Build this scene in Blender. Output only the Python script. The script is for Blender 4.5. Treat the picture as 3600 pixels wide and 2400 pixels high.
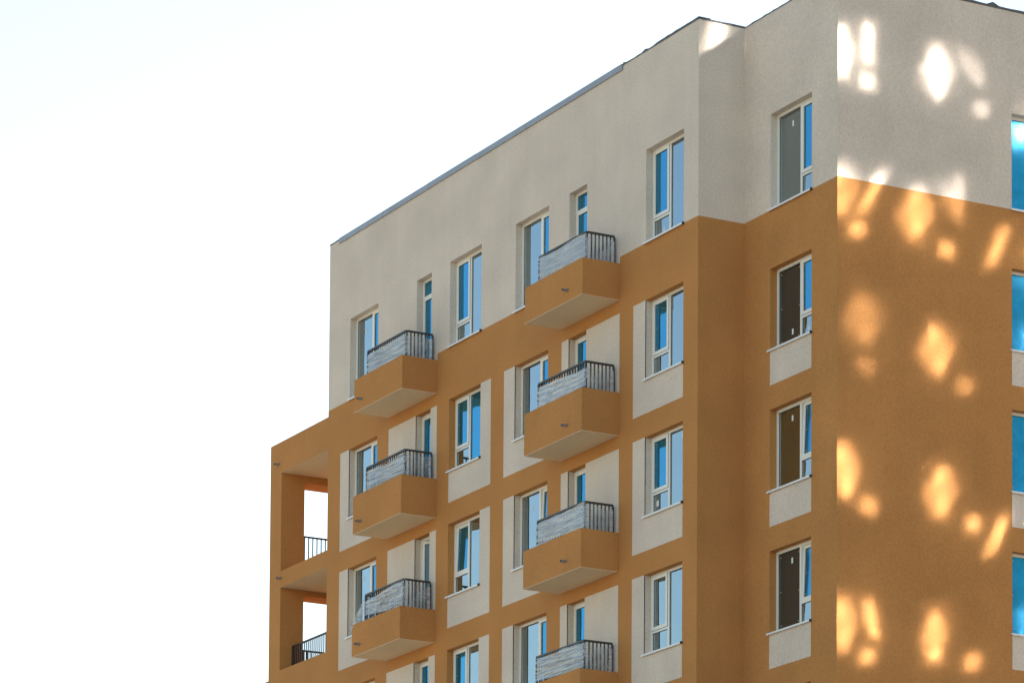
import bpy, bmesh, math, random
from mathutils import Vector, Matrix

sc = bpy.context.scene
for _o in list(bpy.data.objects):
    bpy.data.objects.remove(_o)

# ------------------------------------------------------------------ camera, sky, sun, exposure
ZO = 26.0                                   # height of the reference storey line above the ground
cam_d = bpy.data.cameras.new('camera')
cam = bpy.data.objects.new('camera', cam_d)
sc.collection.objects.link(cam)
R_ = Vector((0.47619666, 0.87930996, 0.00712249))
U_ = Vector((0.054351, -0.03751659, 0.99781685))
F_ = Vector((-0.87765751, 0.47476994, 0.06565665))
M_ = Matrix((R_, U_, -F_)).transposed().to_4x4()
M_.translation = Vector((68.20996, -41.20343, -24.39102 + ZO))
cam.matrix_world = M_
cam_d.sensor_fit = 'HORIZONTAL'
cam_d.sensor_width = 36.0
cam_d.lens = 135.0585
cam_d.shift_x = 0.0
cam_d.shift_y = (4143.79 - 1200.0) / 3600.0
cam_d.clip_start = 0.5
cam_d.clip_end = 20000.0
sc.camera = cam

SUN = Vector((-0.8155, 0.4678, 0.3409)).normalized()      # direction towards the sun, just behind the parapet
world = bpy.data.worlds.new('World')
sc.world = world
world.use_nodes = True
wn = world.node_tree
wn.nodes.clear()
w_sky = wn.nodes.new('ShaderNodeTexSky')
w_sky.sky_type = 'NISHITA'
w_sky.sun_disc = False
w_sky.sun_elevation = math.asin(SUN.z)
w_sky.sun_rotation = math.atan2(SUN.x, SUN.y)
w_sky.altitude = 150.0
w_sky.air_density = 1.2
w_sky.dust_density = 0.056
w_sky.ozone_density = 1.0
w_bg = wn.nodes.new('ShaderNodeBackground')
w_bg.inputs['Strength'].default_value = 0.12
w_out = wn.nodes.new('ShaderNodeOutputWorld')
wn.links.new(w_sky.outputs[0], w_bg.inputs[0])
wn.links.new(w_bg.outputs[0], w_out.inputs[0])

sun_d = bpy.data.lights.new('sun', 'SUN')
sun_d.energy = 5.0
sun_d.angle = math.radians(0.53)
sun_d.color = (1.0, 0.96, 0.91)
sun_o = bpy.data.objects.new('sun', sun_d)
sun_o.rotation_euler = SUN.to_track_quat('Z', 'Y').to_euler()
sun_o.location = (0, 0, 80)
sc.collection.objects.link(sun_o)

sc.view_settings.view_transform = 'Standard'
sc.view_settings.look = 'None'
sc.view_settings.gamma = 1.0
sc.view_settings.use_curve_mapping = False
sc.view_settings.exposure = 0.95

sc.render.engine = 'CYCLES'
cy = sc.cycles
cy.use_denoising = True
cy.denoiser = 'OPENIMAGEDENOISE'
cy.use_adaptive_sampling = False
cy.caustics_reflective = True
cy.blur_glossy = 0.0
cy.sample_clamp_indirect = 0.0
cy.sample_clamp_direct = 0.0
cy.max_bounces = 8
cy.diffuse_bounces = 4
cy.glossy_bounces = 4
cy.transparent_max_bounces = 16
cy.use_guiding = True
cy.use_surface_guiding = True
cy.use_volume_guiding = False
cy.surface_guiding_probability = 0.7
cy.guiding_training_samples = 0

# ------------------------------------------------------------------ helpers
COL = sc.collection
rnd = random.Random(11)


class MB:
    """collects faces with material slots, links them as one mesh object"""
    def __init__(self):
        self.v = []
        self.f = []
        self.m = []
        self.mats = []

    def slot(self, mat):
        if mat not in self.mats:
            self.mats.append(mat)
        return self.mats.index(mat)

    def quad(self, pts, mat):
        n = len(self.v)
        self.v += [tuple(p) for p in pts]
        self.f.append(tuple(range(n, n + len(pts))))
        self.m.append(self.slot(mat))

    def box(self, x0, x1, y0, y1, z0, z1, mat, skip=''):
        p = [(x0, y0, z0), (x1, y0, z0), (x1, y1, z0), (x0, y1, z0), (x0, y0, z1), (x1, y0, z1), (x1, y1, z1), (x0, y1, z1)]
        faces = {'b': (0, 3, 2, 1), 't': (4, 5, 6, 7), 'f': (0, 1, 5, 4), 'r': (1, 2, 6, 5), 'k': (2, 3, 7, 6), 'l': (3, 0, 4, 7)}
        n = len(self.v)
        self.v += p
        s = self.slot(mat)
        for k, f in faces.items():
            if k in skip:
                continue
            self.f.append(tuple(n + i for i in f))
            self.m.append(s)

    def xform(self, M):
        self.v = [tuple(M @ Vector(p)) for p in self.v]
        return self

    def build(self, name, parent=None, smooth=False, bevel=0.0):
        me = bpy.data.meshes.new(name)
        me.from_pydata(self.v, [], self.f)
        for mt in self.mats:
            me.materials.append(mt)
        me.polygons.foreach_set('material_index', self.m)
        if smooth:
            me.polygons.foreach_set('use_smooth', [True] * len(self.f))
        me.update()
        o = bpy.data.objects.new(name, me)
        COL.objects.link(o)
        if parent is not None:
            o.parent = parent
        if bevel:
            bm_ = bmesh.new()
            bm_.from_mesh(me)
            bmesh.ops.remove_doubles(bm_, verts=bm_.verts, dist=0.0003)
            bm_.to_mesh(me)
            bm_.free()
            b = o.modifiers.new('bevel', 'BEVEL')
            b.width = bevel
            b.segments = 1
            b.limit_method = 'ANGLE'
        return o


def empty(name, loc=(0, 0, 0), parent=None):
    o = bpy.data.objects.new(name, None)
    o.empty_display_size = 0.3
    o.location = loc
    COL.objects.link(o)
    if parent is not None:
        o.parent = parent
    return o


def tag(o, label=None, cat=None, group=None, kind=None):
    for k, v in (('label', label), ('category', cat), ('group', group), ('kind', kind)):
        if v:
            o[k] = v
    return o


# ------------------------------------------------------------------ materials
def new_mat(name):
    m = bpy.data.materials.new(name)
    m.use_nodes = True
    m.node_tree.nodes.clear()
    return m, m.node_tree.nodes, m.node_tree.links


def principled(name, col, rough=0.5, metal=0.0, spec=0.5, var=0.0, vscale=3.0, bump=0.0, bscale=60.0, coat=0.0):
    m, N, L = new_mat(name)
    out = N.new('ShaderNodeOutputMaterial')
    b = N.new('ShaderNodeBsdfPrincipled')
    b.inputs['Roughness'].default_value = rough
    b.inputs['Metallic'].default_value = metal
    b.inputs['Specular IOR Level'].default_value = spec
    b.inputs['Coat Weight'].default_value = coat
    L.new(b.outputs[0], out.inputs[0])
    geo = N.new('ShaderNodeNewGeometry')
    if var:
        nz = N.new('ShaderNodeTexNoise')
        nz.inputs['Scale'].default_value = vscale
        nz.inputs['Detail'].default_value = 5.0
        L.new(geo.outputs['Position'], nz.inputs['Vector'])
        rp = N.new('ShaderNodeMapRange')
        rp.inputs['To Min'].default_value = 1.0 - var
        rp.inputs['To Max'].default_value = 1.0 + var
        rp.inputs['From Min'].default_value = 0.3
        rp.inputs['From Max'].default_value = 0.7
        L.new(nz.outputs[0], rp.inputs['Value'])
        mx = N.new('ShaderNodeVectorMath')
        mx.operation = 'SCALE'
        mx.inputs[0].default_value = col[:3]
        L.new(rp.outputs[0], mx.inputs['Scale'])
        L.new(mx.outputs[0], b.inputs['Base Color'])
    else:
        b.inputs['Base Color'].default_value = (*col[:3], 1)
    if bump:
        nb = N.new('ShaderNodeTexNoise')
        nb.inputs['Scale'].default_value = bscale
        nb.inputs['Detail'].default_value = 3.0
        L.new(geo.outputs['Position'], nb.inputs['Vector'])
        bp = N.new('ShaderNodeBump')
        bp.inputs['Strength'].default_value = bump
        bp.inputs['Distance'].default_value = 0.01
        L.new(nb.outputs[0], bp.inputs['Height'])
        L.new(bp.outputs[0], b.inputs['Normal'])
    return m


def stucco(name, col, var=0.085):
    """trowelled render: grain in the relief, faint clouding, float marks and rain streaks in the tone"""
    m, N, L = new_mat(name)
    out = N.new('ShaderNodeOutputMaterial')
    b = N.new('ShaderNodeBsdfPrincipled')
    b.inputs['Roughness'].default_value = 0.92
    b.inputs['Specular IOR Level'].default_value = 0.2
    L.new(b.outputs[0], out.inputs[0])
    geo = N.new('ShaderNodeNewGeometry')

    def noise(scale, detail, stretch=None):
        n = N.new('ShaderNodeTexNoise')
        n.inputs['Scale'].default_value = scale
        n.inputs['Detail'].default_value = detail
        if stretch:
            mp = N.new('ShaderNodeMapping')
            mp.inputs['Scale'].default_value = stretch
            L.new(geo.outputs['Position'], mp.inputs['Vector'])
            L.new(mp.outputs[0], n.inputs['Vector'])
        else:
            L.new(geo.outputs['Position'], n.inputs['Vector'])
        return n

    def rng(src, lo, hi):
        r = N.new('ShaderNodeMapRange')
        r.inputs['From Min'].default_value = 0.28
        r.inputs['From Max'].default_value = 0.72
        r.inputs['To Min'].default_value = lo
        r.inputs['To Max'].default_value = hi
        L.new(src.outputs[0], r.inputs['Value'])
        return r

    def mul(a, c):
        k = N.new('ShaderNodeMath')
        k.operation = 'MULTIPLY'
        L.new(a.outputs[0], k.inputs[0])
        L.new(c.outputs[0], k.inputs[1])
        return k
    cloud = rng(noise(0.7, 6.0), 1 - var, 1 + var)
    fine = rng(noise(24.0, 3.0), 1 - var * 1.2, 1 + var * 1.2)
    streak = rng(noise(1.0, 4.0, (5.0, 5.0, 0.35)), 1 - var * 0.2, 1 + var * 0.2)
    k = mul(mul(cloud, fine), streak)
    mx = N.new('ShaderNodeVectorMath')
    mx.operation = 'SCALE'
    mx.inputs[0].default_value = col
    L.new(k.outputs[0], mx.inputs['Scale'])
    L.new(mx.outputs[0], b.inputs['Base Color'])
    bp = N.new('ShaderNodeBump')
    bp.inputs['Strength'].default_value = 0.55
    bp.inputs['Distance'].default_value = 0.006
    g = noise(45.0, 4.0)
    L.new(g.outputs[0], bp.inputs['Height'])
    L.new(bp.outputs[0], b.inputs['Normal'])
    return m


def glass(name, tint, gloss_col, f0, f1, rough=0.0, film=None):
    """window pane: mirror part rising towards grazing view, the rest see-through (or a coloured film)"""
    m, N, L = new_mat(name)
    out = N.new('ShaderNodeOutputMaterial')
    gl = N.new('ShaderNodeBsdfGlossy')
    gl.inputs['Color'].default_value = (*gloss_col, 1)
    gl.inputs['Roughness'].default_value = rough
    geo = N.new('ShaderNodeNewGeometry')
    nz = N.new('ShaderNodeTexNoise')
    nz.inputs['Scale'].default_value = 1.3
    nz.inputs['Detail'].default_value = 1.0
    L.new(geo.outputs['Position'], nz.inputs['Vector'])
    bp = N.new('ShaderNodeBump')
    bp.inputs['Strength'].default_value = 0.6
    bp.inputs['Distance'].default_value = 0.012
    L.new(nz.outputs[0], bp.inputs['Height'])
    L.new(bp.outputs[0], gl.inputs['Normal'])
    if film:
        under = N.new('ShaderNodeBsdfDiffuse')
        n2 = N.new('ShaderNodeTexNoise')
        n2.inputs['Scale'].default_value = 2.5
        n2.inputs['Detail'].default_value = 6.0
        n2.inputs['Distortion'].default_value = 1.2
        L.new(geo.outputs['Position'], n2.inputs['Vector'])
        cr = N.new('ShaderNodeValToRGB')
        cr.color_ramp.elements[0].position = 0.35
        cr.color_ramp.elements[0].color = (*[c * 0.88 for c in film], 1)
        cr.color_ramp.elements[1].position = 0.68
        cr.color_ramp.elements[1].color = (*[min(1, c * 1.14) for c in film], 1)
        L.new(n2.outputs[0], cr.inputs[0])
        L.new(cr.outputs[0], under.inputs[0])
    else:
        under = N.new('ShaderNodeBsdfTransparent')
        under.inputs[0].default_value = (*tint, 1)
    lw = N.new('ShaderNodeLayerWeight')
    lw.inputs['Blend'].default_value = 0.5
    mr = N.new('ShaderNodeMapRange')
    mr.inputs['To Min'].default_value = f0
    mr.inputs['To Max'].default_value = f1
    L.new(lw.outputs['Facing'], mr.inputs['Value'])
    mix = N.new('ShaderNodeMixShader')
    L.new(mr.outputs[0], mix.inputs[0])
    L.new(under.outputs[0], mix.inputs[1])
    L.new(gl.outputs[0], mix.inputs[2])
    L.new(mix.outputs[0], out.inputs[0])
    return m


def mirror_glass(name, col, rough):
    """coated pane of the block across the yard: a plain mirror coating over dark glass"""
    m, N, L = new_mat(name)
    out = N.new('ShaderNodeOutputMaterial')
    gl = N.new('ShaderNodeBsdfGlossy')
    gl.inputs['Color'].default_value = (*col, 1)
    gl.inputs['Roughness'].default_value = rough
    tp = N.new('ShaderNodeBsdfTransparent')
    mx = N.new('ShaderNodeMixShader')
    mx.inputs[0].default_value = 0.82
    L.new(tp.outputs[0], mx.inputs[1])
    L.new(gl.outputs[0], mx.inputs[2])
    L.new(mx.outputs[0], out.inputs[0])
    return m


GREY = stucco('grey_render', (0.66, 0.56, 0.468))
ORANGE = stucco('ochre_render', (0.49, 0.222, 0.070))
SOFFIT = stucco('soffit_bounce_paint', (0.72, 0.56, 0.36), 0.05)  # the grey wall paint with warm bounced light put into its colour
FRAME = principled('white_upvc', (0.80, 0.77, 0.70), 0.35)
DRIP = principled('render_bead', (0.70, 0.52, 0.34), 0.6)
SEAL = principled('near_black', (0.03, 0.03, 0.03), 0.6)
SILL = principled('white_sheet_metal', (0.78, 0.78, 0.78), 0.4)
COPING = principled('grey_sheet_metal', (0.30, 0.31, 0.34), 0.45, 0.3, var=0.1, vscale=1.5)
RAIL = principled('anthracite_paint', (0.045, 0.042, 0.042), 0.45)
PIPE = principled('grey_plastic_pipe', (0.22, 0.22, 0.22), 0.5)
PIPE_IN = principled('pipe_bore', (0.02, 0.02, 0.02), 0.8)
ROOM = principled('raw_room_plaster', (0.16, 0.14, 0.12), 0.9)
STICK = principled('paper_label', (0.75, 0.77, 0.72), 0.8)
SCREW = principled('brass_dot', (0.45, 0.36, 0.18), 0.5)
MEMB = principled('roof_membrane', (0.12, 0.11, 0.11), 0.8, var=0.25, vscale=8)
GLASS = glass('clear_pane', (0.55, 0.58, 0.56), (0.78, 0.93, 1.0), 0.14, 0.78)
FILM_DULL = glass('dull_film_pane', None, (0.62, 0.72, 0.78), 0.10, 0.42, 0.05, film=(0.022, 0.032, 0.036))
FILM = glass('blue_film_pane', None, (0.17, 0.62, 1.0), 0.18, 0.74, 0.06, film=(0.012, 0.075, 0.12))
FILM_LIT = glass('lit_blue_film_pane', None, (0.10, 0.52, 0.85), 0.08, 0.35, 0.25, film=(0.012, 0.30, 0.58))  # same blue film, with brighter reflected light put into its colour
GROUND = principled('yard_ground', (0.48, 0.40, 0.29), 0.95, var=0.2, vscale=0.15)
TOWER = stucco('tower_render', (0.21, 0.18, 0.16))
MIRROR = mirror_glass('coated_tower_pane', (0.86, 0.85, 0.83), 0.043)
MIRROR_IN = mirror_glass('inner_tower_pane', (0.36, 0.355, 0.35), 0.045)

# ------------------------------------------------------------------ measured layout (metres, z from the reference line)
XL, XLL, XLA, XLB, XB = -17.977, -21.418, -20.738, -17.986, 3.598
YC, YE = 1.142, 5.499
TOP, TT, WT = 5.503, 1.256, 1.11
H = [3.311, 0.0, -3.0, -6.0, -9.0]
S = [1.256, -1.745, -4.745, -7.745, -10.745]
P = [None, -2.486, -5.486, -8.486, -11.486]
UB = [0.289, -2.711, -5.711, -8.711]
REC = 0.168
GZ = -ZO


def z(a):
    return a + ZO


# ------------------------------------------------------------------ ground
g = MB()
g.quad([(-3000, -3000, 0), (3000, -3000, 0), (3000, 3000, 0), (-3000, 3000, 0)], GROUND)
tag(g.build('ground'), kind='structure')

# ------------------------------------------------------------------ the apartment building
B = empty('apartment_building', (0, 0, 0))
tag(B, 'ochre and pale grey rendered apartment block with small balconies, seen from below', 'building')

# A facade is described in (a, z) coordinates; to3 maps (a, depth, z) to the world
FRONT = lambda a, d, zz: (a, d, z(zz))
BACKED = lambda a, d, zz: (a, YC + d, z(zz))
SIDE = lambda a, d, zz: (XB - d, a, z(zz))        # a = y, outward normal +x
FLIP = {}


def grid_wall(name, to3, xs, zs, cls, flip=False):
    """cells of a facade; cls(x, z) gives a material, None for an opening, or a panel key.  Panels become parts of their own."""
    xs = sorted(set(round(x, 4) for x in xs))
    zs = sorted(set(round(q, 4) for q in zs))
    walls = MB()
    panels = {}
    for i in range(len(xs) - 1):
        for j in range(len(zs) - 1):
            c = cls((xs[i] + xs[i + 1]) / 2, (zs[j] + zs[j + 1]) / 2)
            if c is None:
                continue
            pts = [to3(xs[i], 0, zs[j]), to3(xs[i + 1], 0, zs[j]), to3(xs[i + 1], 0, zs[j + 1]), to3(xs[i], 0, zs[j + 1])]
            if isinstance(c, tuple):
                panels.setdefault(c, []).append((xs[i], xs[i + 1], zs[j], zs[j + 1]))
            else:
                walls.quad(pts, c)
    walls.build(name, B)
    for key, cells in panels.items():
        pm = MB()
        pr = -0.003
        cs = set((c[0], c[2]) for c in cells)
        ends = set((c[1], c[2]) for c in cells)
        tops = set((c[0], c[3]) for c in cells)
        for (a, b, q0, q1) in cells:
            pm.quad([to3(a, pr, q0), to3(b, pr, q0), to3(b, pr, q1), to3(a, pr, q1)], GREY)
            for (e0, e1, f0, f1, hit) in ((a, a, q0, q1, (a, q0) in ends), (b, b, q0, q1, (b, q0) in cs)):
                if not hit:
                    pm.quad([to3(e0, pr, f0), to3(e0, 0.02, f0), to3(e0, 0.02, f1), to3(e0, pr, f1)], GREY)
            if (a, q1) not in cs:
                pm.quad([to3(a, pr, q1), to3(b, pr, q1), to3(b, 0.02, q1), to3(a, 0.02, q1)], GREY)
            if (a, q0) not in tops:
                pm.quad([to3(a, pr, q0), to3(b, pr, q0), to3(b, 0.02, q0), to3(a, 0.02, q0)], GREY)
        pm.build('render_panel', B)


X1 = (-16.758, -15.187); X1P = -17.253
X2 = (-13.10, -12.321); X2P, X2Q = -14.561, -11.992
X3 = (-11.363, -9.769); X3P = -9.259
X4 = (-8.096, -6.525); X4P = -8.618
X5 = (-5.574, -4.772); X5P, X5Q = -5.894, -3.298
X6 = (-2.182, -0.595); X6P = -2.70
X7 = (1.041, 2.636)
Y8 = (YE, YE + 1.59)
BM = (-14.571, -11.988)
BN = (-5.905, -3.294)
YD = -0.946


def front_cls(x, q):
    for k in range(4):
        for (a, b) in (X1, X3, X4, X6):
            if a < x < b and S[k] < q < H[k]:
                return None
        for (a, b) in (X2, X5):
            if a < x < b and UB[k] + 0.22 < q < H[k]:
                return None
    if q > TT:
        return GREY
    for k in range(0, 4):
        for (a, b, n) in ((X2P, X2Q, 2), (X5P, X5Q, 5)):
            if a < x < b and UB[k] + 0.22 < q < (H[k] if k else TT):
                return (n, k, k == 0 and x > (X2 if n == 2 else X5)[1])
        if k:
            for (a, b, n) in ((X1P, X1[1], 1), (X3[0], X3P, 3), (X4P, X4[1], 4), (X6P, X6[1], 6)):
                if a < x < b and P[k] < q < H[k]:
                    return (n, k)
    return ORANGE


zs_front = [GZ, TOP, TT] + H[:4] + S[:4] + P[1:4] + [u + 0.22 for u in UB]
xs_front = [XL, 0, *X1, X1P, *X2, X2P, X2Q, *X3, X3P, *X4, X4P, *X5, X5P, X5Q, *X6, X6P]
grid_wall('wall', FRONT, xs_front, zs_front, front_cls)


def back_cls(x, q):
    for k in range(5):
        if X7[0] < x < X7[1] and S[k] < q < H[k]:
            return None
    if q > TT:
        return GREY
    for k in range(1, 5):
        if X7[0] < x < X7[1] and P[k] < q < S[k]:
            return (7, k)
    return ORANGE


grid_wall('wall', BACKED, [0, XB, *X7], [GZ, TOP, TT] + H + S + P[1:], back_cls)


def side_cls(y, q):
    for k in range(4):
        if Y8[0] < y < Y8[1] and S[k] < q < H[k]:
            return None
    if q > TT:
        return GREY
    for k in range(1, 4):
        if Y8[0] < y < Y8[1] and P[k] < q < S[k]:
            return (8, k)
    return ORANGE


grid_wall('wall', SIDE, [YC, 16.0, *Y8], [GZ, TOP, TT] + H[:4] + S[:4] + P[1:4], side_cls)

# return wall between the front and the set-back bay, hidden rear and end walls, roof deck
w = MB()
for (z0, z1, mt) in ((GZ, TT, ORANGE), (TT, TOP, GREY)):
    w.quad([(0, 0, z(z0)), (0, YC, z(z0)), (0, YC, z(z1)), (0, 0, z(z1))], mt)
w.build('wall', B)
w = MB()
w.quad([(XL, 0, z(WT)), (XL, 0, z(TOP)), (XL, 16, z(TOP)), (XL, 16, z(WT))], GREY)
w.quad([(XB, 16, z(GZ)), (XLL, 16, z(GZ)), (XLL, 16, z(WT)), (XB, 16, z(WT))], ORANGE)
w.quad([(XB, 16, z(WT)), (XL, 16, z(WT)), (XL, 16, z(TOP)), (XB, 16, z(TOP))], GREY)
w.build('wall', B)
w = MB()
w.quad([(XL + .3, .3, z(TOP - .7)), (0, .3, z(TOP - .7)), (0, YC + .3, z(TOP - .7)), (XB - .3, YC + .3, z(TOP - .7)), (XB - .3, 15.7, z(TOP - .7)), (XL + .3, 15.7, z(TOP - .7))], MEMB)
w.build('roof', B)
# parapet: inner faces and top
pp = [(XL, 0), (0, 0), (0, YC), (XB, YC), (XB, 16), (XL, 16)]
pi = [(XL + .3, .3), (-.3, .3), (-.3, YC + .3), (XB - .3, YC + .3), (XB - .3, 15.7), (XL + .3, 15.7)]
w = MB()
for i in range(6):
    j = (i + 1) % 6
    w.quad([(*pp[i], z(TOP)), (*pp[j], z(TOP)), (*pi[j], z(TOP)), (*pi[i], z(TOP))], GREY)
    w.quad([(*pi[i], z(TOP)), (*pi[j], z(TOP)), (*pi[j], z(TOP - .7)), (*pi[i], z(TOP - .7))], GREY)
w.build('parapet', B)

# sheet-metal coping in lengths along the front, rough membrane edge elsewhere
x = -17.40
while x < -3.4:
    ln = min(2.45, -3.2 - x)
    c = MB()
    dz = rnd.uniform(-0.006, 0.006)
    c.box(x + 0.004, x + ln - 0.004, -0.035, -0.004, z(TOP - 0.11 + dz), z(TOP + 0.028 + dz), COPING)
    c.box(x + 0.004, x + ln - 0.004, -0.004, 0.33, z(TOP + 0.004 + dz), z(TOP + 0.028 + dz), COPING)
    c.build('coping', B)
    x += ln


def rough_edge(p0, p1, nrm, seed):
    r = random.Random(seed)
    d = Vector((p1[0] - p0[0], p1[1] - p0[1], 0))
    n = max(2, int(d.length / 0.16))
    c = MB()
    hs = []
    hcur = 0.02
    for i in range(n + 1):
        if r.random() < 0.10:
            hcur = r.choice((0.012, 0.02, 0.045, 0.03))
        hs.append(hcur + r.uniform(-0.008, 0.008) + (r.uniform(0.03, 0.06) if r.random() < 0.06 else 0))
    nv = Vector((nrm[0], nrm[1], 0))
    for i in range(n):
        a = Vector((p0[0], p0[1], 0)) + d * (i / n)
        b = Vector((p0[0], p0[1], 0)) + d * ((i + 1) / n)
        lo = TOP - 0.012
        o1, o2 = a + nv * 0.008, b + nv * 0.008
        i1, i2 = a - nv * 0.29, b - nv * 0.29
        c.quad([(o1.x, o1.y, z(lo)), (o2.x, o2.y, z(lo)), (o2.x, o2.y, z(TOP + hs[i + 1])), (o1.x, o1.y, z(TOP + hs[i]))], MEMB)
        c.quad([(o1.x, o1.y, z(TOP + hs[i])), (o2.x, o2.y, z(TOP + hs[i + 1])), (i2.x, i2.y, z(TOP + hs[i + 1])), (i1.x, i1.y, z(TOP + hs[i]))], MEMB)
        c.quad([(i1.x, i1.y, z(TOP + hs[i])), (i2.x, i2.y, z(TOP + hs[i + 1])), (i2.x, i2.y, z(lo)), (i1.x, i1.y, z(lo))], MEMB)
    c.build('parapet_edging', B)


rough_edge((XL, 0), (-17.40, 0), (0, -1), 1)
rough_edge((-3.2, 0), (0, 0), (0, -1), 2)
rough_edge((0, 0), (0, YC), (1, 0), 3)
rough_edge((0.0, YC), (XB, YC), (0, -1), 4)
rough_edge((XB, YC), (XB, 16), (1, 0), 5)


# ------------------------------------------------------------------ windows
def frame_ring(mb, to3, a0, a1, q0, q1, wl, wr, wb, wt, d0, d1, mat):
    """rectangular ring of four bars, butted"""
    def bar(x0, x1, z0, z1):
        pts = [to3(x0, d0, z0), to3(x1, d0, z0), to3(x1, d0, z1), to3(x0, d0, z1), to3(x0, d1, z0), to3(x1, d1, z0), to3(x1, d1, z1), to3(x0, d1, z1)]
        n = len(mb.v)
        mb.v += pts
        s = mb.slot(mat)
        for f in ((0, 1, 2, 3), (7, 6, 5, 4), (0, 4, 5, 1), (1, 5, 6, 2), (2, 6, 7, 3), (3, 7, 4, 0)):
            mb.f.append(tuple(n + i for i in f))
            mb.m.append(s)
    bar(a0, a0 + wl, q0, q1)
    bar(a1 - wr, a1, q0, q1)
    bar(a0 + wl, a1 - wr, q0, q0 + wb)
    bar(a0 + wl, a1 - wr, q1 - wt, q1)
    return bar


def boxd(mb, to3, a0, a1, q0, q1, d0, d1, mat):
    pts = [to3(a0, d0, q0), to3(a1, d0, q0), to3(a1, d0, q1), to3(a0, d0, q1), to3(a0, d1, q0), to3(a1, d1, q0), to3(a1, d1, q1), to3(a0, d1, q1)]
    n = len(mb.v)
    mb.v += pts
    s = mb.slot(mat)
    for f in ((0, 1, 2, 3), (7, 6, 5, 4), (0, 4, 5, 1), (1, 5, 6, 2), (2, 6, 7, 3), (3, 7, 4, 0)):
        mb.f.append(tuple(n + i for i in f))
        mb.m.append(s)


def hinged(to3, axis_a, axis_q, d, ang):
    """local map of a sash tipped inwards about its bottom edge (ang) at depth d"""
    ca, sa = math.cos(ang), math.sin(ang)

    def f(a, dd, q):
        h = q - axis_q
        e = dd - d
        return to3(a, d + e * ca + h * sa, axis_q + h * ca - e * sa)
    return f


def swung(to3, axis_a, d, ang):
    """local map of a sash swung inwards about its vertical edge at axis_a"""
    ca, sa = math.cos(ang), math.sin(ang)

    def f(a, dd, q):
        h = a - axis_a
        e = dd - d
        return to3(axis_a + h * ca - abs(e) * sa * 0, d + e * ca + abs(h) * sa, q)
    return f


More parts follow.
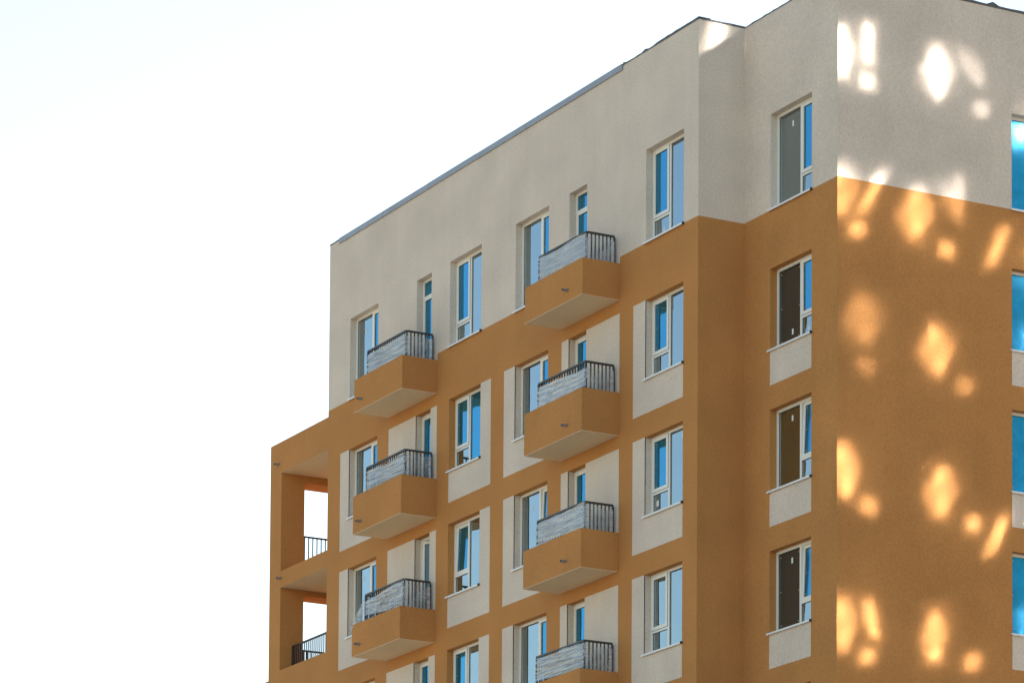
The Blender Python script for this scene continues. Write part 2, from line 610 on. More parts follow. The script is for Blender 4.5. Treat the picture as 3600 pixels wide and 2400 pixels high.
def window(name, to3, a0, a1, q0, q1, kind, jl, jr, jh, mats, open_=None, stickers=(), dots=False, sill=True, transom=True):
    """kind 'L': wide fixed pane on the left; 'R': on the right; 'D': balcony door.
    jl, jr, jh: render on the left jamb, right jamb and head."""
    W = empty(name, (0, 0, 0), B)
    # plastered reveal
    rv = MB()
    dd = REC + 0.09
    rv.quad([to3(a0, 0, q0), to3(a0, 0, q1), to3(a0, dd, q1), to3(a0, dd, q0)], jl)
    rv.quad([to3(a1, 0, q0), to3(a1, 0, q1), to3(a1, dd, q1), to3(a1, dd, q0)], jr)
    rv.quad([to3(a0, 0, q1), to3(a1, 0, q1), to3(a1, dd, q1), to3(a0, dd, q1)], jh)
    rv.quad([to3(a0, 0, q0), to3(a1, 0, q0), to3(a1, dd, q0), to3(a0, dd, q0)], jh)
    rv.build('reveal', W)
    # the room behind, so that an open sash or a clear pane shows depth
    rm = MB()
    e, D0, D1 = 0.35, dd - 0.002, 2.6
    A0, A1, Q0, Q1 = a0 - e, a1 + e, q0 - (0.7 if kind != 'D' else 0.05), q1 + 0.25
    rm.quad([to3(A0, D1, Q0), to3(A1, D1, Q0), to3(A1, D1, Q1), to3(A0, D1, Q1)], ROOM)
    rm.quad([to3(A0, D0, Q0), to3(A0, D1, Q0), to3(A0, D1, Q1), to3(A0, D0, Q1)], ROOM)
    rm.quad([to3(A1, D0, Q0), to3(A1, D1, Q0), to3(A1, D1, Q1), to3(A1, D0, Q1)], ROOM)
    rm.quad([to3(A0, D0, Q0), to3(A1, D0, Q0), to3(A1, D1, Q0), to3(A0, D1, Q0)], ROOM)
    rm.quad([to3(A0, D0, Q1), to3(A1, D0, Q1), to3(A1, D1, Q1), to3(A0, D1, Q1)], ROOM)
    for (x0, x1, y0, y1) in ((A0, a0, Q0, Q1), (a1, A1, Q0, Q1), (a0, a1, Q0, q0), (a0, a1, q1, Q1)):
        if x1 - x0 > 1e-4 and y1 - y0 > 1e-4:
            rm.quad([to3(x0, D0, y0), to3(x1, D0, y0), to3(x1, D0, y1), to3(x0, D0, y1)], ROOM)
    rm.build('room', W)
    f0, f1 = REC, REC + 0.07
    fr = MB()
    fw = 0.062
    frame_ring(fr, to3, a0, a1, q0, q1, fw, fw, fw, fw, f0, f1, FRAME)

    def pane(x0, x1, y0, y1, mt, mp=to3, d=None, nm='pane'):
        d = f0 + 0.03 if d is None else d
        p = MB()
        p.quad([mp(x0, d, y0), mp(x1, d, y0), mp(x1, d, y1), mp(x0, d, y1)], mt)
        o = p.build(nm, W)
        # gasket line round the glass
        gk = MB()
        frame_ring(gk, mp, x0 - 0.002, x1 + 0.002, y0 - 0.002, y1 + 0.002, 0.010, 0.010, 0.010, 0.010, d - 0.006, d - 0.001, SEAL)
        gk.build('gasket_or_gap', W)
        if mt in (FILM, FILM_LIT, FILM_DULL) and dots:
            for (u, v_) in ((0.12, 0.06), (0.9, 0.06), (0.1, 0.5), (0.92, 0.45), (0.1, 0.95), (0.92, 0.95)):
                cx, cq = x0 + (x1 - x0) * u, y0 + (y1 - y0) * v_
                k = MB()
                boxd(k, mp, cx - 0.011, cx + 0.011, cq - 0.013, cq + 0.013, d - 0.010, d - 0.002, SCREW)
                k.build('fixing_dot', W)
        return o

    def sash(x0, x1, y0, y1, mt, op):
        mp = to3
        if op == 'tip':
            mp = hinged(to3, x0, y0, f0, math.radians(2.0))
        elif op == 'ajar':
            mp = swung(to3, x0, f0, math.radians(24))
        sb = MB()
        sw = 0.072
        o0 = f0 - 0.014 if not op else f0 + 0.01
        frame_ring(sb, mp, x0, x1, y0, y1, sw, sw, sw, sw, o0, o0 + 0.06, FRAME)
        sb.build('sash', W)
        pane(x0 + sw, x1 - sw, y0 + sw, y1 - sw, mt, mp, o0 + 0.03)
        # dark ring standing in for the shade in the gap round a closed sash
        if not op:
            gp = MB()
            frame_ring(gp, to3, x0 - 0.007, x1 + 0.007, y0 - 0.007, y1 + 0.007, 0.008, 0.008, 0.008, 0.008, f0 - 0.004, f0 + 0.004, SEAL)
            gp.build('gasket_or_gap', W)

    mfix, msash, mlow = mats
    if kind in 'LR':
        mw = 0.066
        if kind == 'R':
            mc = a0 + 0.735
            sx0, sx1 = a0 + fw - 0.012, mc - mw / 2 + 0.006
            px0, px1 = mc + mw / 2, a1 - fw
        else:
            mc = a0 + 0.935
            px0, px1 = a0 + fw, mc - mw / 2
            sx0, sx1 = mc + mw / 2 - 0.006, a1 - fw + 0.012
        boxd(fr, to3, mc - mw / 2, mc + mw / 2, q0 + fw, q1 - fw, f0, f1, FRAME)
        lx0, lx1 = (a0 + fw, mc - mw / 2) if kind == 'R' else (mc + mw / 2, a1 - fw)
        tz0, tz1 = q0 + 0.475, q0 + 0.535
        boxd(fr, to3, lx0, lx1, tz0, tz1, f0, f1, FRAME)
        fr.build('frame', W)
        pane(px0, px1, q0 + fw, q1 - fw, mfix)
        pane(lx0, lx1, q0 + fw, tz0, mlow)
        sash(sx0, sx1, tz1 - 0.006, q1 - fw + 0.012, msash, open_)
    else:
        if transom:
            tz0, tz1 = q1 - 0.455, q1 - 0.395
            boxd(fr, to3, a0 + fw, a1 - fw, tz0, tz1, f0, f1, FRAME)
            pane(a0 + fw, a1 - fw, tz1, q1 - fw, mfix)
            st = tz0 + 0.012
        else:
            st = q1 - fw + 0.012
        fr.build('frame', W)
        sash(a0 + fw - 0.012, a1 - fw + 0.012, q0 + fw - 0.012, st, msash, open_)
    if sill:
        sl = MB()
        ov = 0.045
        for (d0_, d1_, za, zb) in ((-0.05, REC + 0.004, q0 - 0.012, q0 + 0.012),):
            pts = [to3(a0 - ov, d0_, za - 0.004), to3(a1 + ov * 0.2, d0_, za - 0.004), to3(a1 + ov * 0.2, d0_, za + 0.012), to3(a0 - ov, d0_, za + 0.012),
                   to3(a0 + 0.002, -0.004, za + 0.002), to3(a1 - 0.002, -0.004, za + 0.002), to3(a1 - 0.002, -0.004, zb + 0.008), to3(a0 + 0.002, -0.004, zb + 0.008)]
        sl = MB()
        boxd(sl, to3, a0 - ov, a1 + 0.012, q0 - 0.006, q0 + 0.010, -0.055, -0.0045, SILL)
        boxd(sl, to3, a0 - ov, a1 + 0.012, q0 - 0.030, q0 - 0.006, -0.055, -0.050, SILL)
        sl.quad([to3(a0, -0.0045, q0 + 0.010), to3(a1, -0.0045, q0 + 0.010), to3(a1, REC + 0.004, q0 + 0.022), to3(a0, REC + 0.004, q0 + 0.022)], SILL)
        sl.build('sill', W)
        ec = MB()
        boxd(ec, to3, a1 + 0.0125, a1 + 0.030, q0 - 0.032, q0 + 0.020, -0.057, -0.0045, SEAL)
        ec.build('sill_end_cap', W)
    for (u, v_, sw_, sh_) in stickers:
        k = MB()
        cx, cq = a0 + (a1 - a0) * u, q0 + (q1 - q0) * v_
        boxd(k, to3, cx - sw_ / 2, cx + sw_ / 2, cq - sh_ / 2, cq + sh_ / 2, f0 + 0.026, f0 + 0.0285, STICK)
        k.build('sticker', W)
    return W


G_, F2 = GLASS, FILM
for k in range(4):
    hd = GREY if k == 0 else ORANGE
    # W1 and W4: beside the balconies
    window('window', FRONT, *X1, S[k], H[k], 'L', GREY, GREY if k == 0 else ORANGE, hd, (G_, F2, G_), dots=True, stickers=((0.33, 0.80, 0.05, 0.10),) if k in (0, 2) else ())
    window('window', FRONT, *X4, S[k], H[k], 'L', GREY, GREY if k == 0 else ORANGE, hd, (G_, F2, G_), open_='tip' if k == 2 else None, dots=True,
           stickers=((0.32, 0.24, 0.05, 0.11),) if k == 0 else ((0.33, 0.78, 0.06, 0.11),) if k == 2 else ())
    window('window', FRONT, *X3, S[k], H[k], 'R', GREY if k == 0 else ORANGE, GREY, hd, ((F2 if k == 1 else G_), F2, G_), open_='tip' if k == 2 else None, dots=k > 0,
           stickers=((0.86, 0.12, 0.07, 0.12),) if k == 0 else ())
    window('window', FRONT, *X6, S[k], H[k], 'R', GREY, GREY if k == 0 else ORANGE, hd, (G_, G_ if k == 3 else F2, G_), dots=k > 0,
           stickers=(((0.84, 0.12, 0.09, 0.12),) if k in (1, 3) else ((0.80, 0.88, 0.09, 0.10), (0.14, 0.16, 0.09, 0.12)) if k == 2 else ((0.28, 0.1, 0.06, 0.1),)))
    window('balcony_door', FRONT, *X2, UB[k] + 0.22, H[k], 'D', GREY, GREY, hd, (F2, F2 if k != 2 else FILM_DULL, G_), open_='ajar' if k == 2 else None, sill=False, transom=k == 0)  # ajar door: dull film darkens a pane that would mirror the sky
    window('balcony_door', FRONT, *X5, UB[k] + 0.22, H[k], 'D', GREY, GREY, hd, (F2, F2, G_), sill=False, transom=k == 0)
for k in range(5):
    hd = GREY if k == 0 else ORANGE
    window('window', BACKED, *X7, S[k], H[k], 'L', hd, hd, hd, ((FILM_DULL if k in (1, 3) else G_), F2, G_), open_='tip' if k in (2, 3) else None, dots=k > 0,
           stickers=((0.36, 0.84, 0.06, 0.12),) if k in (0, 2, 3) else ((0.36, 0.17, 0.06, 0.12), (0.76, 0.12, 0.07, 0.09)))
for k in range(4):
    hd = GREY if k == 0 else ORANGE
    window('window', SIDE, *Y8, S[k], H[k], 'L', hd, hd, hd, (FILM_LIT, FILM_LIT, G_), dots=k > 1)

# ------------------------------------------------------------------ wing with open corner loggias at the far end
LT = (0.289, -2.713)
LBm = (-2.285, -4.871)
LF = (-2.50, -5.50)
PD = 0.66
BK = 2.0


def wing_cls(x, q):
    for i in range(2):
        if XLA < x < XL and LBm[i] < q < LT[i]:
            return None
    return ORANGE


grid_wall('wall', FRONT, [XLL, XLA, XL], [GZ, WT, *LT, *LBm], wing_cls)
w = MB()
for i in range(2):
    # inner face of the corner pier and the beam over the side opening
    w.quad([(XLA, 0, z(LBm[i] - .2)), (XLA, PD, z(LBm[i] - .2)), (XLA, PD, z(LT[i])), (XLA, 0, z(LT[i]))], ORANGE)
    w.quad([(XLA, PD, z(LBm[i] - .4)), (XLL, PD, z(LBm[i] - .4)), (XLL, PD, z(LT[i])), (XLA, PD, z(LT[i]))], ORANGE)
    bz = LT[i] - (0.19 if i == 0 else 0.14)
    w.box(XLL + .002, XLA, PD, BK, z(bz), z(LT[i] - .002), ORANGE, skip='f')
    # front upstand behind the opening: top and inner face
    w.box(XLA + .002, XL - .002, 0.002, 0.20, z(LF[i]), z(LBm[i]), ORANGE, skip='f')
    # side upstand
    w.box(XLL + .002, XLA, PD, BK, z(LF[i]), z(LF[i] + .12), ORANGE, skip='f')
w.quad([(XLL, 0, 0), (XLL, PD, 0), (XLL, PD, z(WT)), (XLL, 0, z(WT))], ORANGE)
w.quad([(XLL, PD, z(LT[0])), (XLL, 16, z(LT[0])), (XLL, 16, z(WT)), (XLL, PD, z(WT))], ORANGE)
w.quad([(XLL, PD, 0), (XLL, 16, 0), (XLL, 16, z(LF[1])), (XLL, PD, z(LF[1]))], ORANGE)
w.quad([(XLL, BK, z(LF[1])), (XLL, 16, z(LF[1])), (XLL, 16, z(LT[0])), (XLL, BK, z(LT[0]))], ORANGE)
w.quad([(XLL, BK, z(LF[1])), (XL, BK, z(LF[1])), (XL, BK, z(LT[0])), (XLL, BK, z(LT[0]))], ORANGE)
w.quad([(XL - .003, 0.002, z(LF[1])), (XL - .003, BK, z(LF[1])), (XL - .003, BK, z(LT[0])), (XL - .003, 0.002, z(LT[0]))], GREY)
w.build('wall', B)
for i in range(2):
    s_ = MB()
    top = WT - 0.004 if i == 0 else LF[0]
    s_.box(XLL + .003, XL - .003, 0.003, BK, z(LT[i]), z(top), SOFFIT, skip='f')
    s_.build('loggia_ceiling', B)
w = MB()
w.quad([(XLL, 0, z(WT)), (XL, 0, z(WT)), (XL, 16, z(WT)), (XLL, 16, z(WT))], MEMB)
w.build('roof', B)
# lower wing carrying on to the left
w = MB()
w.box(-34.0, XLL - .002, 0.001, 16, 0, z(-5.03), ORANGE)
w.build('wall', B)


def rail_run(p0, p1, ztop, zbot, n, parent, posts=(True, True), rw=0.05):
    """top rail, bars and end posts between two plan points; every bar an object sharing one mesh"""
    d = Vector((p1[0] - p0[0], p1[1] - p0[1], 0))
    L_ = d.length
    ang = math.atan2(d.y, d.x)
    c = MB()
    c.box(0, L_, -rw / 2, rw / 2, ztop - 0.04, ztop, RAIL)
    o = c.build('top_rail', parent)
    o.location = (p0[0], p0[1], 0)
    o.rotation_euler = (0, 0, ang)
    bm_ = MB()
    bm_.box(-.013, .013, -.013, .013, zbot, ztop - 0.041, RAIL)
    first = None
    for i in range(n):
        t_ = (i + 0.5) / n if not any(posts) else (i + 1) / (n + 1)
        if first is None:
            first = bm_.build('bar', parent)
            ob = first
        else:
            ob = first.copy()
            COL.objects.link(ob)
        ob.location = (p0[0] + d.x * t_, p0[1] + d.y * t_, 0)
        ob.rotation_euler = (0, 0, ang)
    for k, p_ in enumerate((p0, p1)):
        if posts[k]:
            c = MB()
            c.box(-.022, .022, -.022, .022, zbot, ztop - 0.042, RAIL)
            q = c.build('post', parent)
            q.location = (p_[0], p_[1], 0)


lr = empty('railing', (0, 0, 0), B)
rail_run((XLA - .12, PD + .01), (XLA - .12, BK - .02), z(-1.257), z(LF[0] + .12), 11, lr, (False, False))
lr = empty('railing', (0, 0, 0), B)
rail_run((XLA - .12, PD + .01), (XLA - .12, BK - .02), z(-4.24), z(LF[1] + .12), 11, lr, (False, False))
rail_run((XLA + .03, 0.356), (XL - .06, 0.356), z(-4.196), z(LF[1]), 22, lr, (True, False))


def spout(x_, y_, zz, parent, ln=0.14, r=0.031):
    c = MB()
    n = 12
    pts = [(r * math.cos(2 * math.pi * i / n), r * math.sin(2 * math.pi * i / n)) for i in range(n)]
    for i in range(n):
        a, b = pts[i], pts[(i + 1) % n]
        c.quad([(x_ + a[0], y_, zz + a[1]), (x_ + b[0], y_, zz + b[1]), (x_ + b[0], y_ - ln, zz + b[1] - .01), (x_ + a[0], y_ - ln, zz + a[1] - .01)], PIPE)
        c.quad([(x_ + a[0], y_ - ln, zz + a[1] - .01), (x_ + b[0], y_ - ln, zz + b[1] - .01), (x_ + b[0] * .85, y_ - ln, zz + b[1] * .85 - .01), (x_ + a[0] * .85, y_ - ln, zz + a[1] * .85 - .01)], PIPE)
        c.quad([(x_ + a[0] * .85, y_ - ln, zz + a[1] * .85 - .01), (x_ + b[0] * .85, y_ - ln, zz + b[1] * .85 - .01), (x_ + b[0] * .85, y_ - ln + .1, zz + b[1] * .85), (x_ + a[0] * .85, y_ - ln + .1, zz + a[1] * .85)], PIPE_IN)
    c.quad([(x_ + p_[0] * .85, y_ - ln + .1, zz + p_[1] * .85) for p_ in pts], PIPE_IN)
    c.build('drain_spout', parent)


spout(-20.90, 0, z(0.545), B)
spout(-20.69, 0, z(-2.475), B)


# ------------------------------------------------------------------ balconies
def balcony(xr, u, t, rail_top, rail_left, spout_x):
    K = empty('balcony', (0, 0, 0), B)
    a, b = xr
    th = 0.12
    y0, y1 = YD, 0.0
    c = MB()
    zu, zt, zf = z(u) + 0.006, z(t), z(u) + 0.22
    # outer faces
    c.quad([(a, y0, zu), (b, y0, zu), (b, y0, zt), (a, y0, zt)], ORANGE)
    c.quad([(b, y0, zu), (b, -.002, zu), (b, -.002, zt), (b, y0, zt)], ORANGE)
    c.quad([(a, -.002, zu), (a, y0, zu), (a, y0, zt), (a, -.002, zt)], ORANGE)
    # rim
    c.quad([(a, y0, zt), (b, y0, zt), (b - th, y0 + th, zt), (a + th, y0 + th, zt)], ORANGE)
    c.quad([(b, y0, zt), (b, -.002, zt), (b - th, -.002, zt), (b - th, y0 + th, zt)], ORANGE)
    c.quad([(a, -.002, zt), (a, y0, zt), (a + th, y0 + th, zt), (a + th, -.002, zt)], ORANGE)
    # inside
    c.quad([(a + th, y0 + th, zf), (b - th, y0 + th, zf), (b - th, y0 + th, zt), (a + th, y0 + th, zt)], ORANGE)
    c.quad([(b - th, y0 + th, zf), (b - th, -.002, zf), (b - th, -.002, zt), (b - th, y0 + th, zt)], ORANGE)
    c.quad([(a + th, -.002, zf), (a + th, y0 + th, zf), (a + th, y0 + th, zt), (a + th, -.002, zt)], ORANGE)
    c.quad([(a + th, y0 + th, zf), (b - th, y0 + th, zf), (b - th, -.002, zf), (a + th, -.002, zf)], SOFFIT)
    c.build('parapet', K, bevel=0.014)
    s_ = MB()
    s_.box(a + .012, b - .012, y0 + .012, -.003, z(u) + .003, z(u) + .05, SOFFIT)
    s_.build('soffit', K)
    e = MB()
    e.box(a - .003, b + .003, y0 - .003, y0 + .012, z(u) - .004, z(u) + .006, DRIP)
    e.build('drip_edge', K)
    e = MB()
    e.box(b - .012, b + .003, y0 + .0122, -.003, z(u) - .004, z(u) + .006, DRIP)
    e.build('drip_edge', K)
    yr = -0.775
    xr_ = b - 0.12
    rail_run((rail_left, yr), (xr_, yr), z(rail_top), zt - .02, 17, K, (True, True))
    rail_run((xr_, yr + .026), (xr_, -0.08), z(rail_top) - .001, zt - .02, 6, K, (False, True))
    rail_run((rail_left, yr + .026), (rail_left, -0.08), z(rail_top) - .001, zt - .02, 6, K, (False, True))
    spout(spout_x, YD, z(u) + 0.25, K)
    return K


TM, TN = (1.10, -1.77, -4.92), (1.11, -1.755, -4.85, -7.915)
RM, RN = (1.745, -1.12, -4.228), (1.742, -1.123, -4.217, -7.257)
for k in range(3):
    balcony(BM, UB[k], TM[k], RM[k], -14.16, -14.12)
for k in range(4):
    balcony(BN, UB[k], TN[k], RN[k], -5.54, -3.93)


# ------------------------------------------------------------------ stretch film wound round the railings
def film_mat(name, lo, hi, sx, sz, seed, tilt=0.05):
    m, N, L = new_mat(name)
    out = N.new('ShaderNodeOutputMaterial')
    df = N.new('ShaderNodeBsdfDiffuse')
    df.inputs[0].default_value = (0.84, 0.87, 0.91, 1)
    tl = N.new('ShaderNodeBsdfTranslucent')
    tl.inputs[0].default_value = (0.84, 0.87, 0.91, 1)
    gl = N.new('ShaderNodeBsdfGlossy')
    gl.inputs['Roughness'].default_value = 0.25
    m1 = N.new('ShaderNodeMixShader')
    m1.inputs[0].default_value = 0.45
    L.new(df.outputs[0], m1.inputs[1])
    L.new(tl.outputs[0], m1.inputs[2])
    m2 = N.new('ShaderNodeMixShader')
    m2.inputs[0].default_value = 0.22
    L.new(m1.outputs[0], m2.inputs[1])
    L.new(gl.outputs[0], m2.inputs[2])
    tr_ = N.new('ShaderNodeBsdfTransparent')
    tr_.inputs[0].default_value = (0.93, 0.95, 0.96, 1)
    geo = N.new('ShaderNodeNewGeometry')
    mp = N.new('ShaderNodeMapping')
    mp.inputs['Scale'].default_value = (sx, sx, sz)
    mp.inputs['Location'].default_value = (seed, seed * 2.3, seed * 1.7)
    mp.inputs['Rotation'].default_value = (0.02, tilt, 0)
    L.new(geo.outputs['Position'], mp.inputs['Vector'])
    nz = N.new('ShaderNodeTexNoise')
    nz.inputs['Scale'].default_value = 1.0
    nz.inputs['Detail'].default_value = 5.0
    nz.inputs['Roughness'].default_value = 0.65
    nz.inputs['Distortion'].default_value = 0.4
    L.new(mp.outputs[0], nz.inputs['Vector'])
    cr = N.new('ShaderNodeMapRange')
    cr.inputs['From Min'].default_value = 0.38
    cr.inputs['From Max'].default_value = 0.62
    cr.inputs['To Min'].default_value = lo
    cr.inputs['To Max'].default_value = hi
    L.new(nz.outputs[0], cr.inputs['Value'])
    mix = N.new('ShaderNodeMixShader')
    L.new(cr.outputs[0], mix.inputs[0])
    L.new(tr_.outputs[0], mix.inputs[1])
    L.new(m2.outputs[0], mix.inputs[2])
    L.new(mix.outputs[0], out.inputs[0])
    return m


WRAPS = [film_mat('wound_stretch_film', lo_ + 0.16, hi_ - 0.04, sx_, sz_, sd_, ti_) for (lo_, hi_, sx_, sz_, sd_, ti_) in (
    (0.24, 0.92, 1.6, 40.0, 0.0, 0.07), (0.14, 0.90, 1.2, 34.0, 4.0, 0.11), (0.16, 0.85, 2.6, 30.0, 8.0, -0.08), (0.34, 0.86, 2.2, 52.0, 13.0, 0.0),
    (0.38, 0.96, 3.2, 24.0, 17.0, 0.14), (0.30, 0.95, 3.0, 46.0, 23.0, 0.03), (0.20, 0.88, 1.8, 38.0, 29.0, -0.04))]
WRAP_THIN = film_mat('single_stretch_film', 0.03, 0.38, 5.0, 4.0, 3.0)


def wrap(k_xr, t, rail_top, rail_left, label, top_l, top_r, bot_l, bot_r, seed, tail=False):
    """front band wound round the bars, thinner film on the return; tops and bottoms as fractions of the railing height"""
    r = random.Random(seed)
    WRAP = WRAPS[seed - 1]
    c = MB()
    hgt = rail_top - t
    xr_ = k_xr[1] - 0.12
    yb = -0.775 - 0.022
    nx, nz_ = 52, 14
    ph = [r.uniform(0, 6.28) for _ in range(12)]

    def zf(ux, v_):
        sag = 0.03 * math.sin(3.14 * ux) * (1 - v_)
        lo = bot_l + (bot_r - bot_l) * ux
        hi = top_l + (top_r - top_l) * ux + 0.02 * math.sin(9 * ux + ph[0]) + 0.012 * math.sin(23 * ux + ph[1])
        return t + hgt * (lo + (hi - lo) * v_) - sag * hgt

    def yo(ux, v_):
        bars = 0.006 * abs(math.sin(ux * 18 * math.pi))
        wr = sum(0.0055 * math.sin(ph[i] + v_ * (9 + 7 * i) + ux * (2 + i)) for i in range(2, 6))
        return yb + bars + wr - 0.003
    idx = {}
    for j in range(nz_ + 1):
        for i in range(nx + 1):
            ux, v_ = i / nx, j / nz_
            idx[i, j] = (rail_left - .02 + (xr_ + .024 - rail_left + .02) * ux, yo(ux, v_), z(zf(ux, v_)))
    for j in range(nz_):
        for i in range(nx):
            c.quad([idx[i, j], idx[i + 1, j], idx[i + 1, j + 1], idx[i, j + 1]], WRAP)
    # film carried round the corner along the return
    ny = 16
    idy = {}
    for j in range(nz_ + 1):
        for i in range(ny + 1):
            uy, v_ = i / ny, j / nz_
            y_ = yo(1.0, v_) + (-0.09 - yo(1.0, v_)) * uy
            zz = zf(1.0, v_) + (t + hgt * (0.02 + (0.80 - 0.02) * v_) - zf(1.0, v_)) * min(1, uy * 1.5)
            idy[i, j] = (xr_ + .024 + 0.006 * math.sin(ph[7] + 9 * uy + 5 * v_) * (1 if 0 < i < ny else 0), y_, z(zz + 0.012 * math.sin(ph[8] + 11 * uy)))
    for j in range(nz_):
        for i in range(ny):
            c.quad([idy[i, j], idy[i + 1, j], idy[i + 1, j + 1], idy[i, j + 1]], WRAP_THIN if i > 1 and i < ny - 2 else WRAP)
    if tail:
        # loose end drooping over the parapet
        n = 14
        for i in range(n):
            def pt(s_, side):
                ctr = Vector((rail_left - 0.02 - 0.42 * s_ ** 1.3, yb - 0.02 - 0.15 * s_, z(t + hgt * (0.62 - 0.78 * s_ ** 0.8))))
                wd = hgt * (0.30 * (1 - s_) ** 1.2 + 0.05)
                return (ctr.x - 0.02 * side, ctr.y + 0.012 * math.sin(7 * s_ + side), ctr.z + wd * side)
            a0_, a1_ = i / n, (i + 1) / n
            for s0, s1 in ((-1, -.3), (-.3, .3), (.3, 1)):
                c.quad([pt(a0_, s0), pt(a1_, s0), pt(a1_, s1), pt(a0_, s1)], WRAP)
    o = c.build('stretch_film_wrap', None, smooth=True)
    # weld so that the sheet shades smoothly
    bm_ = bmesh.new()
    bm_.from_mesh(o.data)
    bmesh.ops.remove_doubles(bm_, verts=bm_.verts, dist=0.0004)
    bm_.to_mesh(o.data)
    bm_.free()
    tag(o, label, 'wrapping film', 'stretch film wound round the balcony railings')


wrap(BM, TM[0], RM[0], -14.16, 'stretch film wound round the railing of the far balcony below the grey storey', .82, .86, .06, .10, 1)
wrap(BM, TM[1], RM[1], -14.16, 'whitish stretch film round the railing of the middle balcony in the far row', .80, .84, .06, .06, 2)
wrap(BM, TM[2], RM[2], -14.16, 'torn stretch film with a loose end drooping over the lowest far balcony', .74, .96, .26, .04, 3, True)
wrap(BN, TN[0], RN[0], -5.54, 'stretch film round the railing of the topmost balcony in the near row, under the roof', .92, .93, .04, .04, 4)
wrap(BN, TN[1], RN[1], -5.54, 'slack stretch film low on the second balcony down in the near row', .84, .72, .04, .12, 5)
wrap(BN, TN[2], RN[2], -5.54, 'white stretch film on the third balcony down in the near row', .90, .93, .03, .03, 6)
wrap(BN, TN[3], RN[3], -5.54, 'stretch film on the lowest balcony of the near row, cut by the picture edge', .90, .92, .14, .10, 7)


# small trowel chips and scuffs on the render, each a smear with a shape of its own
def chip(to3, a, q, w_, h_, mat, seed):
    r = random.Random(seed)
    c = MB()
    n = 9
    pts = []
    for i in range(n):
        t_ = 2 * math.pi * i / n
        k_ = r.uniform(0.5, 1.0)
        pts.append(to3(a + w_ * k_ * math.cos(t_), -0.0055, q + h_ * k_ * math.sin(t_)))
    c.quad(pts, mat)
    c.build('render_chip', B)


chip(FRONT, -1.05, -1.98, 0.012, 0.05, ORANGE, 1)
chip(FRONT, -0.88, -1.98, 0.018, 0.014, ORANGE, 2)
chip(FRONT, -0.80, -1.96, 0.014, 0.012, ORANGE, 3)
chip(FRONT, -16.93, 3.35, 0.02, 0.02, RAIL, 4)
chip(SIDE, 2.73, 2.40, 0.010, 0.05, SOFFIT, 5)
chip(SIDE, 2.86, 2.30, 0.07, 0.008, SOFFIT, 6)
chip(BACKED, 0.22, -2.2, 0.03, 0.015, SOFFIT, 7)
chip(SIDE, 4.45, -5.5, 0.012, 0.012, RAIL, 8)
chip(SIDE, 6.2, -8.1, 0.015, 0.015, RAIL, 9)

# ------------------------------------------------------------------ the block across the yard whose bowed panes throw the sun back
XT = XB + 20.0
DY, DZ = 20.0 * SUN.y / -SUN.x, 20.0 * SUN.z / -SUN.x
T = empty('apartment_tower', (XT, 22, 0))
tag(T, 'tall brown rendered block across the yard whose window panes mirror the sun', 'building')


def bowed_pane(yc, zc, W_, H_, bow, aim, parent, bu=0.0, bv=0.0, twist=0.0, mat=None, dx=0.05):
    """pane slightly hollowed by the air pressure in its unit; aim = how far its reflection is thrown off the straight line"""
    nu, nv = 14, 20
    me = bpy.data.meshes.new('pane')
    vs, fs = [], []
    ty, tz = aim[0] / 40.0, aim[1] / 40.0
    for j in range(nv + 1):
        for i in range(nu + 1):
            u = (i / nu - 0.5)
            v_ = (j / nv - 0.5)
            d = bow * (1 - 4 * u * u) * (1 - 4 * v_ * v_) - bu * 4 * u * u - bv * 4 * v_ * v_
            vs.append((d + u * W_ * ty + v_ * H_ * tz + twist * u * W_ * v_ * H_, u * W_, v_ * H_))
    for j in range(nv):
        for i in range(nu):
            a = j * (nu + 1) + i
            fs.append((a, a + nu + 1, a + nu + 2, a + 1))
    me.from_pydata(vs, [], fs)
    me.materials.append(mat or MIRROR)
    me.polygons.foreach_set('use_smooth', [True] * len(fs))
    o = bpy.data.objects.new('pane', me)
    COL.objects.link(o)
    o.parent = parent
    o.location = (dx, yc, zc)
    return o


tr = random.Random(5)
holes = []
J = lambda s: tr.uniform(-s, s)
# per storey and bay: where the reflections of the wide pane, the sash and the small lower pane fall on the
# opposite wall (y, z), with the sash's twist; None keeps the straight line
SPOTS = [
    [(None, (2.42, 6.90), (2.35, 6.15), 0.0), ((3.05, 6.65), None, None, 0.0), (None, None, None, 0.0)],
    [((1.25, 3.90), (1.95, 4.20), (1.93, 3.40), 0.0), ((3.66, 3.90), (4.52, 4.15), (4.70, 3.25), -0.008), ((6.3, 3.6), (4.95, 2.02), (5.9, 3.0), 0.0)],
    [((1.24, 0.98), (2.05, 1.10), (1.76, 0.32), 0.010), ((3.27, 0.92), (4.12, 1.25), (4.05, 0.28), -0.010), ((6.3, .6), (5.33, 0.56), (5.9, 0.3), 0.009)],
    [((1.62, -1.75), (1.24, -2.15), (1.92, -2.56), 0.0), ((3.62, -1.98), (4.55, -1.6), (4.36, -2.64), 0.0), ((6.5, -2.0), (6.0, -1.6), (6.1, -2.6), 0.0)],
    [((1.28, -4.84), (1.62, -4.75), (1.94, -5.46), 0.0), ((3.70, -4.95), (4.6, -4.6), (4.52, -5.55), 0.0), ((6.5, -5.0), (5.34, -5.52), (6.0, -5.6), 0.008)],
    [((1.27, -7.98), (2.02, -7.78), (1.94, -8.55), -0.004), ((3.59, -7.97), (4.7, -7.6), (4.48, -8.45), 0.0), ((6.5, -8.0), (5.9, -7.6), (6.0, -8.5), 0.0)],
]
RING = [(.0021, .0030, .0021), (.0029, .0022, .0030), (.0031, .0033, .0022), (.0036, .0024, .0030), (.0022, .0029, .0021), (.0030, .0027, .0021)]
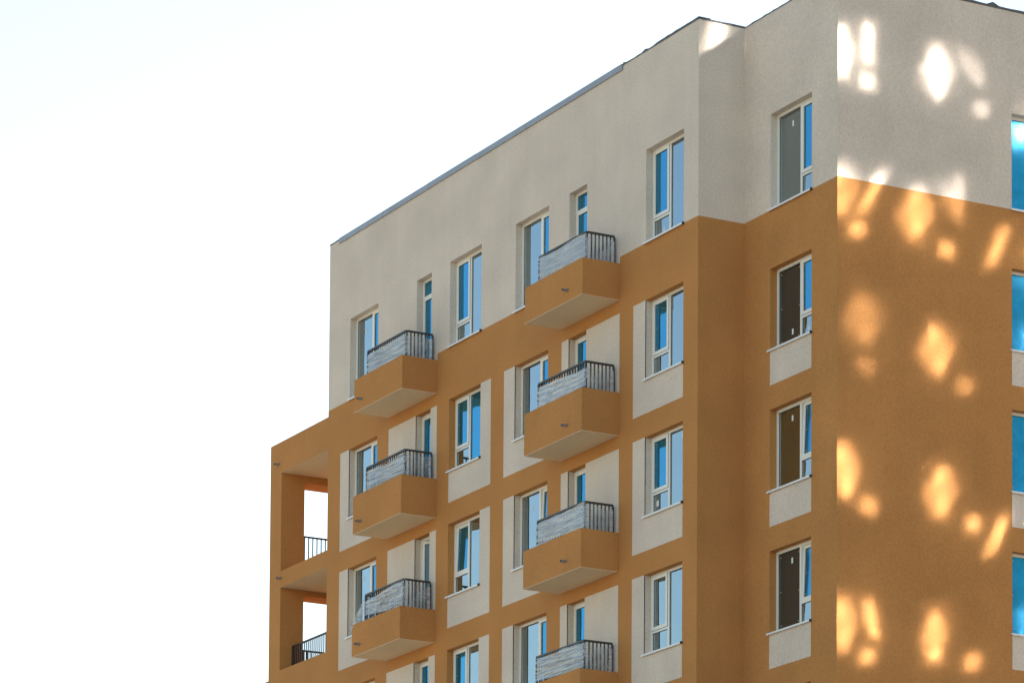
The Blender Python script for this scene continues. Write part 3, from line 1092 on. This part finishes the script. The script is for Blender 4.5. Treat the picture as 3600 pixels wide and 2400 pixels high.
DIM = {(3, 0, 0), (3, 0, 2), (3, 1, 2), (1, 1, 1), (1, 1, 2), (2, 1, 1), (3, 1, 1), (4, 1, 1), (5, 1, 1), (3, 2, 1), (5, 2, 1), (1, 2, 1)}
NO_SPOT = {(3, 1, 1), (4, 1, 1), (5, 1, 1), (3, 0, 1), (4, 0, 1)}      # panes blacked out on purpose, so they throw no light patch
for row in range(6):
    zr = 6.95 - 3.0 * row
    for ci, (yf, ys) in enumerate(((1.27, 1.95), (3.65, 4.43), (6.12, 5.34))):
        yc, zc = (yf + ys) / 2 + DY, z(zr) + DZ
        Wn = empty('window', (0, yc - 22, zc), T)
        sgn = 1 if ys > yf else -1
        half = 0.86
        holes.append((yc - half - 22, yc + half - 22, zc - 0.9, zc + 0.9))
        fr = MB()
        for (y0, y1, q0, q1) in ((-half, -half + .07, -.9, .9), (half - .07, half, -.9, .9), (-half + .07, half - .07, -.9, -.83), (-half + .07, half - .07, .83, .9)):
            fr.box(0.0, 0.08, y0, y1, q0, q1, FRAME)
        fr.build('frame', Wn)
        tf, ts, tl_, tw_ = SPOTS[row][ci]
        ym = (yf + ys) / 2

        def aim(nat_y, nat_z, tgt):
            return (J(.05), J(.05)) if tgt is None else (tgt[0] - (ym + nat_y), tgt[1] - (zr + nat_z))
        mt = lambda n: SEAL if (row, ci, n) in NO_SPOT else MIRROR_IN if (row, ci, n) in DIM else MIRROR
        a_ = aim(-sgn * 0.36, 0, tf)
        bowed_pane(-sgn * 0.36, 0.0, 0.72, 1.5, 0.85 * RING[row][ci] + J(0.0002), a_, Wn, 0.0002 if RING[row][ci] > .0025 else 0.0006, 0.0004 if RING[row][ci] > .0025 else 0.0009, J(.0012), mt(0))
        bowed_pane(-sgn * 0.36, 0.0, 0.80, 1.5, -0.0007 + J(0.0004), (a_[0] + J(.15), a_[1] - .1 + J(.15)), Wn, 0.0, 0.0, J(.001), MIRROR_IN, 0.075)
        bowed_pane(sgn * 0.42, 0.28, 0.50, 1.04, 0.0007 + J(0.0002), aim(sgn * 0.42, 0.28, ts), Wn, 0.00008, 0.0002, tw_ + J(.001), mt(1))
        bowed_pane(sgn * 0.42, -0.56, 0.50, 0.46, 0.00022 + J(0.00008), aim(sgn * 0.42, -0.56, tl_), Wn, 0.00008, 0.00008, J(.004), mt(2))
ys_ = sorted(set([-14, 14] + [h[i] for h in holes for i in (0, 1)]))
zs_ = sorted(set([0, z(18)] + [h[i] for h in holes for i in (2, 3)]))
tw = MB()
for i in range(len(ys_) - 1):
    for j2 in range(len(zs_) - 1):
        cyy, czz = (ys_[i] + ys_[i + 1]) / 2, (zs_[j2] + zs_[j2 + 1]) / 2
        inh = any(h[0] < cyy < h[1] and h[2] < czz < h[3] for h in holes)
        xx = 0.12 if inh else 0.0
        tw.quad([(xx, ys_[i], zs_[j2]), (xx, ys_[i + 1], zs_[j2]), (xx, ys_[i + 1], zs_[j2 + 1]), (xx, ys_[i], zs_[j2 + 1])], SEAL if inh else TOWER)
tw.box(0.13, 14, -14, 14, 0, z(18), TOWER)
tw.build('wall', T)
